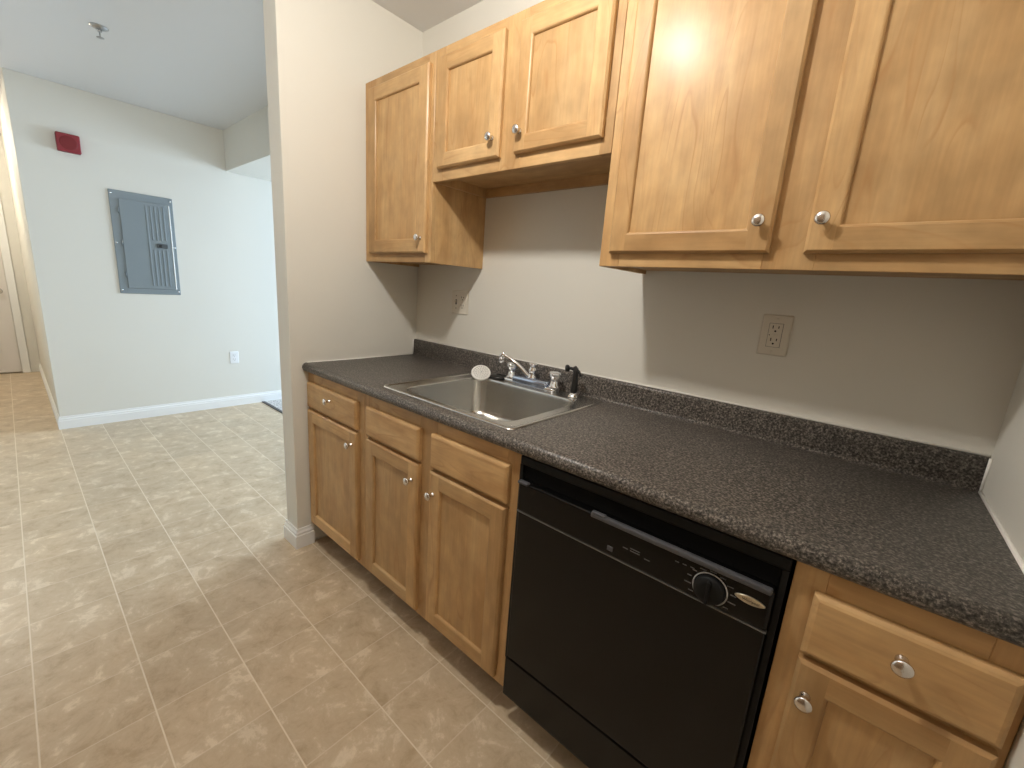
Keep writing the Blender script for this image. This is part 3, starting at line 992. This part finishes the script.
# dial on the control panel
yp = YF - 0.008
dc = Vector((1.767, yp, 0.7505))
g = MB()
g.lathe([(0.0325, 0.0002), (0.0325, 0.0012), (0.0300, 0.0012), (0.0300, 0.0002)], dc, (0, -1, 0), n=48, caps=(False, False))
g.build('dial_ring', 'linegrey', cp)['label'] = 'pale ring printed round the dial'
g = MB()
g.lathe([(0.0285, 0.0002), (0.0285, 0.009), (0.0265, 0.013), (0.012, 0.0145), (0.002, 0.0145)], dc, (0, -1, 0), n=40)
g.box((dc.x - 0.003, dc.y - 0.021, dc.z - 0.024), (dc.x + 0.003, dc.y - 0.012, dc.z + 0.024), bevel=0.0015)
g.build('dial', 'blackm', cp)
g = MB()
rnd = random.Random(3)
for i in range(14):
    t = 2 * pi * i / 14 + 0.2
    px, pz = dc.x + 0.0415 * cos(t), dc.z + 0.0365 * sin(t)
    if pz > 0.787 or pz < 0.722:
        continue
    l = rnd.uniform(0.004, 0.007)
    g = MB()
    g.box((px - l, yp - 0.0006, pz - 0.001), (px + l, yp + 0.0005, pz + 0.001))
    g.build('printed_mark', 'linedim', cp)
for i, (dx_, dz_, l) in enumerate(((1.590, 0.752, 0.006), (1.612, 0.757, 0.011), (1.612, 0.7515, 0.011), (1.640, 0.748, 0.006), (1.70, 0.775, 0.004), (1.715, 0.776, 0.004), (1.73, 0.777, 0.004))):
    g = MB()
    g.box((dx_ - l, yp - 0.0006, dz_ - 0.001), (dx_ + l, yp + 0.0005, dz_ + 0.001))
    g.build('printed_mark', 'linedim', cp)
g = MB()
g.box((1.548, yp - 0.002, 0.728), (1.562, yp + 0.0005, 0.740), bevel=0.001)
g.build('push_button', 'grey', cp)
# oval maker's badge
ec = Vector((1.8345, yp, 0.7645))
g = MB()
rings = []
for s_, d_ in ((1.0, 0.0), (1.0, 0.002), (0.90, 0.0035), (0.86, 0.003), (0.5, 0.0034)):
    rings.append([(ec.x + 0.0255 * s_ * math.copysign(abs(cos(t)) ** 1.0, cos(t)), ec.y - d_, ec.z + 0.0078 * s_ * sin(t) * (1 - 0.25 * cos(t) ** 2)) for t in [2 * pi * k / 40 for k in range(40)]])
g.loops(rings, (True, True), True)
bdg = g.build('badge', 'emblem', cp)
bdg['label'] = 'champagne oval badge with the maker\'s lettering and a ring mark'
# lettering on the badge
tcu = bpy.data.curves.new('badge_text', 'FONT')
tcu.body = 'Whirlpool'
tcu.size = 0.0068
tcu.align_x = 'CENTER'
tcu.align_y = 'CENTER'
tcu.extrude = 0.0003
to = bpy.data.objects.new('badge_text', tcu)
COL.objects.link(to)
bpy.context.view_layer.update()
me = bpy.data.meshes.new_from_object(to)
bpy.data.objects.remove(to, do_unlink=True)
me.transform(Matrix.Translation(ec + Vector((0.002, -0.0037, 0))) @ Matrix.Rotation(radians(90), 4, 'X'))
me.transform(Matrix.Translation(-dw.location))
me.materials.clear()
me.materials.append(M['slot'])
to = bpy.data.objects.new('badge_lettering', me)
COL.objects.link(to)
to.parent = cp


# ------------------------------------------------------------------ wall plates
class Frame:
    """local (a across, b up, c out of the wall) frame for small plates"""
    def __init__(s, origin, across, up, out):
        s.o, s.a, s.u, s.n = Vector(origin), Vector(across), Vector(up), Vector(out)

    def xf(s, bm):
        m = Matrix(((s.a.x, s.u.x, s.n.x, s.o.x), (s.a.y, s.u.y, s.n.y, s.o.y), (s.a.z, s.u.z, s.n.z, s.o.z), (0, 0, 0, 1)))
        bmesh.ops.transform(bm, matrix=m, verts=bm.verts)


def fbuild(g, fr, name, mat, parent):
    fr.xf(g.bm)
    return g.build(name, mat, parent)


def receptacle(g, cx, cy, z, s=1.0):
    g.box((cx - 0.0085 * s, cy + 0.001, z - 0.001), (cx - 0.0060 * s, cy + 0.010 * s, z + 0.0006))
    g.box((cx + 0.0060 * s, cy + 0.002, z - 0.001), (cx + 0.0085 * s, cy + 0.009 * s, z + 0.0006))
    g.lathe([(0.0028 * s, -0.001), (0.0028 * s, 0.0006)], (cx, cy - 0.006 * s, z), (0, 0, 1), n=12)


def rounded_plate(g, hx_, hz, t):
    g.loops([rrect(0, 0, hx_ - e, hz - e, 0.005, z, 5) for e, z in ((0, 0), (0, t * 0.4), (0.002, t * 0.85), (0.005, t))], (True, True), True)


def duplex(origin, across, up, out, label, mat, cat='outlet'):
    fr = Frame(origin, across, up, out)
    r = thing('wall_outlet', label, cat, origin, 'electrical outlets')
    g = MB(); rounded_plate(g, 0.037, 0.0575, 0.005); fbuild(g, fr, 'cover_plate', mat, r)
    for cy in (0.0195, -0.0195):
        g = MB()
        g.loops([rrect(0, cy, 0.0165, 0.0145, 0.010, z, 6) for z in (0.0045, 0.0068)], (True, True), False)
        f = fbuild(g, fr, 'receptacle', mat, r)
        g = MB(); receptacle(g, 0, cy - 0.001, 0.0068); fbuild(g, fr, 'slots', 'slot', f)
    g = MB(); g.lathe([(0.0028, 0.0045), (0.0028, 0.0058), (0.0005, 0.0060)], (0, 0, 0), n=12); fbuild(g, fr, 'screw', mat, r)
    return r


# rectangular receptacle on the wall over the dishwasher
fr = Frame((1.694, -0.0005, 1.2125), (1, 0, 0), (0, 0, 1), (0, -1, 0))
r = thing('wall_outlet', 'ivory outlet with rectangular face on the wall above the dishwasher', 'outlet', fr.o, 'electrical outlets')
g = MB(); rounded_plate(g, 0.0385, 0.059, 0.0055); fbuild(g, fr, 'cover_plate', 'ivory', r)
g = MB(); g.loops([rrect(0, 0, 0.0168, 0.0335, 0.002, z, 3) for z in (0.0045, 0.0075)], (True, True), False)
g.box((-0.006, -0.004, 0.0072), (0.0, 0.004, 0.0088), bevel=0.0005); g.box((0.001, -0.004, 0.0072), (0.007, 0.004, 0.0088), bevel=0.0005)
fc_ = fbuild(g, fr, 'receptacle', 'ivory', r)
g = MB(); receptacle(g, 0, 0.018, 0.0075); receptacle(g, 0, -0.018, 0.0075)
g.lathe([(0.0015, 0.0070), (0.0015, 0.0080)], (-0.013, 0, 0), n=8); fbuild(g, fr, 'slots', 'slot', fc_)
for s_ in (1, -1):
    g = MB()
    g.lathe([(0.0026, 0.005), (0.0026, 0.0060), (0.0005, 0.0063)], (0, s_ * 0.047, 0), n=12)
    fbuild(g, fr, 'screw', 'ivory', r)
# groove shadow round the device, put in as dark strips
g = MB()
for (a0, a1, b0, b1) in ((-0.0178, 0.0178, 0.0336, 0.0344), (-0.0178, 0.0178, -0.0344, -0.0336), (-0.0178, -0.0169, -0.0336, 0.0336), (0.0169, 0.0178, -0.0336, 0.0336)):
    g.box((a0, b0, 0.0050), (a1, b1, 0.0057))
fbuild(g, fr, 'gap_shade', 'slot', r)

# two-gang plate left of the sink: toggle switch and duplex outlet
fr = Frame((0.345, -0.0005, 1.212), (1, 0, 0), (0, 0, 1), (0, -1, 0))
r = thing('switch_and_outlet', 'ivory double wall plate with switch and outlet beside the sink', 'outlet', fr.o)
g = MB(); rounded_plate(g, 0.0575, 0.0575, 0.0055); fbuild(g, fr, 'cover_plate', 'ivory', r)
g = MB(); g.box((-0.0275, -0.012, 0.0052), (-0.0185, 0.012, 0.0062)); fbuild(g, fr, 'switch_slot', 'slot', r)
g = MB(); g.box((-0.0262, -0.003, 0.0054), (-0.0198, 0.009, 0.0155), bevel=0.001); fbuild(g, fr, 'toggle', 'ivory', r)
for cy in (0.0195, -0.0195):
    g = MB(); g.loops([rrect(0.023, cy, 0.0165, 0.0145, 0.010, z, 6) for z in (0.005, 0.0072)], (True, True), False)
    f = fbuild(g, fr, 'receptacle', 'ivory', r)
    g = MB(); receptacle(g, 0.023, cy - 0.001, 0.0072); fbuild(g, fr, 'slots', 'slot', f)
for sx, sz in ((-0.023, 0.030), (-0.023, -0.030), (0.023, 0.0)):
    g = MB(); g.lathe([(0.0026, 0.005), (0.0026, 0.0064), (0.0005, 0.0066)], (sx, sz, 0), n=12); fbuild(g, fr, 'screw', 'slot' if sx < 0 else 'ivory', r)

duplex((FX + 0.0005, -0.101, 0.474), (0, 1, 0), (0, 0, 1), (1, 0, 0), 'white duplex outlet low on the far hall wall', 'whitep')

# ------------------------------------------------------------------ electrical panel
fr = Frame((FX + 0.0005, -0.664, 1.434), (0, 1, 0), (0, 0, 1), (1, 0, 0))
r = thing('electrical_panel', 'grey metal breaker panel cover mounted on the far hall wall', 'electrical panel', fr.o)
hw, hh = 0.194, 0.388
g = MB(); g.box((-hw, -hh, 0), (hw, hh, 0.008), bevel=0.002); fbuild(g, fr, 'trim_plate', 'panel', r)
g = MB()
dx0, dx1, dz0, dz1 = -0.142, 0.160, -0.345, 0.330
g.box((dx0, dz0, 0.0082), (dx1, dz1, 0.0150), bevel=0.003, seg=2)
pd = fbuild(g, fr, 'door', 'panel', r)
g = MB()
for k in range(5):
    xx = 0.012 + k * 0.0275
    for (z0, z1) in ((-0.318, 0.305),) if k < 1 else ((-0.318, -0.030), (0.045, 0.305)):
        g.box((xx, z0, 0.0135), (xx + 0.011, z1, 0.0185), bevel=0.0022, seg=2)
fbuild(g, fr, 'ribs', 'panel', pd)
g = MB(); g.box((dx1 + 0.002, dz0, 0.0082), (dx1 + 0.010, dz1, 0.0172), bevel=0.002); fbuild(g, fr, 'edge_strip', 'screw', r)['label'] = 'bright bare metal edge'
g = MB(); g.box((0.064, -0.013, 0.0190), (0.132, 0.021, 0.0225), bevel=0.003)
la = fbuild(g, fr, 'latch', simple('dark_grey_latch', (0.075, 0.085, 0.09), 0.4), pd); la['label'] = 'dark grey latch'
g = MB(); g.box((0.078, -0.006, 0.0222), (0.098, 0.012, 0.0262), bevel=0.002); fbuild(g, fr, 'latch_button', 'rubber', la)
for z0 in (-0.24, 0.0, 0.24):
    g = MB(); g.lathe([(0.0042, -0.022), (0.0042, 0.022)], (dx0 - 0.0055, z0, 0.0115), (0, 1, 0), n=10); fbuild(g, fr, 'hinge', 'panel', r)
for sx in (-1, 1):
    for sz in (-0.362, 0.0, 0.362):
        g = MB(); g.lathe([(0.0062, 0.0079), (0.0058, 0.0100), (0.002, 0.0108)], (sx * 0.180, sz, 0), n=12)
        fbuild(g, fr, 'screw', 'screw', r)

# ------------------------------------------------------------------ fire alarm
fr = Frame((FX + 0.0005, -1.037, 2.080), (0, 1, 0), (0, 0, 1), (1, 0, 0))
r = thing('fire_alarm', 'small square red fire alarm speaker high on the far hall wall', 'fire alarm', fr.o)
g = MB()
g.loops([rrect(0, 0, 0.0605 - e, 0.0605 - e, 0.008, z, 5) for e, z in ((0, 0), (0, 0.034), (0.002, 0.039), (0.006, 0.041))], (True, True), True)
fbuild(g, fr, 'housing', 'red', r)
g = MB()
g.lathe([(0.046, 0.0412), (0.044, 0.0430), (0.036, 0.0418), (0.030, 0.0426), (0.020, 0.0416), (0.003, 0.0424)], (0, 0, 0), n=36, caps=(False, True))
fbuild(g, fr, 'grille', 'redlens', r)['label'] = 'darker red round grille'

# ------------------------------------------------------------------ sprinkler
so = Vector((-1.418, -0.972, ZC))
r = thing('fire_sprinkler', 'small chrome pendent fire sprinkler on the hall ceiling', 'sprinkler', so)
g = MB(); g.lathe([(0.038, 0.0), (0.037, -0.003), (0.022, -0.010), (0.014, -0.012)], so, n=28); g.build('escutcheon', 'dull', r)
g = MB()
g.lathe([(0.010, -0.010), (0.010, -0.022), (0.006, -0.024)], so, n=16)
g.tube([so + Vector((0.008, 0, -0.022)), so + Vector((0.012, 0, -0.034)), so + Vector((0.004, 0, -0.046))], 0.002, n=8)
g.tube([so + Vector((-0.008, 0, -0.022)), so + Vector((-0.012, 0, -0.034)), so + Vector((-0.004, 0, -0.046))], 0.002, n=8)
g.lathe([(0.004, -0.044), (0.016, -0.048), (0.016, -0.0495), (0.004, -0.050)], so, n=16)
g.build('sprinkler_head', 'dull', r)

# ------------------------------------------------------------------ ceiling lamps (outside the frame, they light the rooms)
for nm, P, lab in (('kitchen', KLAMP, 'round ceiling lamp base over the kitchen floor'), ('hall', HLAMP, 'round ceiling lamp base in the entry corridor')):
    g = MB()
    g.lathe([(0.14, ZC), (0.14, ZC - 0.02), (0.12, ZC - 0.035), (0.03, ZC - 0.04), (0.025, P.z + 0.110), (0.185, P.z + 0.104), (0.190, P.z + 0.096), (0.004, P.z + 0.098)], (P.x, P.y, 0), n=36)  # wide pan over the bulb, added to hold light off the ceiling
    o = tag(recenter(g.build('ceiling_lamp', 'white'), (P.x, P.y, ZC)), lab, 'lamp')
    g = MB()
    g.lathe([(0.012, 0.098), (0.014, 0.085), (0.022, 0.072), (0.020, 0.060), (0.010, 0.053), (0.001, 0.052)], (P.x, P.y, P.z), n=20)
    g.build('bulb', 'lamp', o)
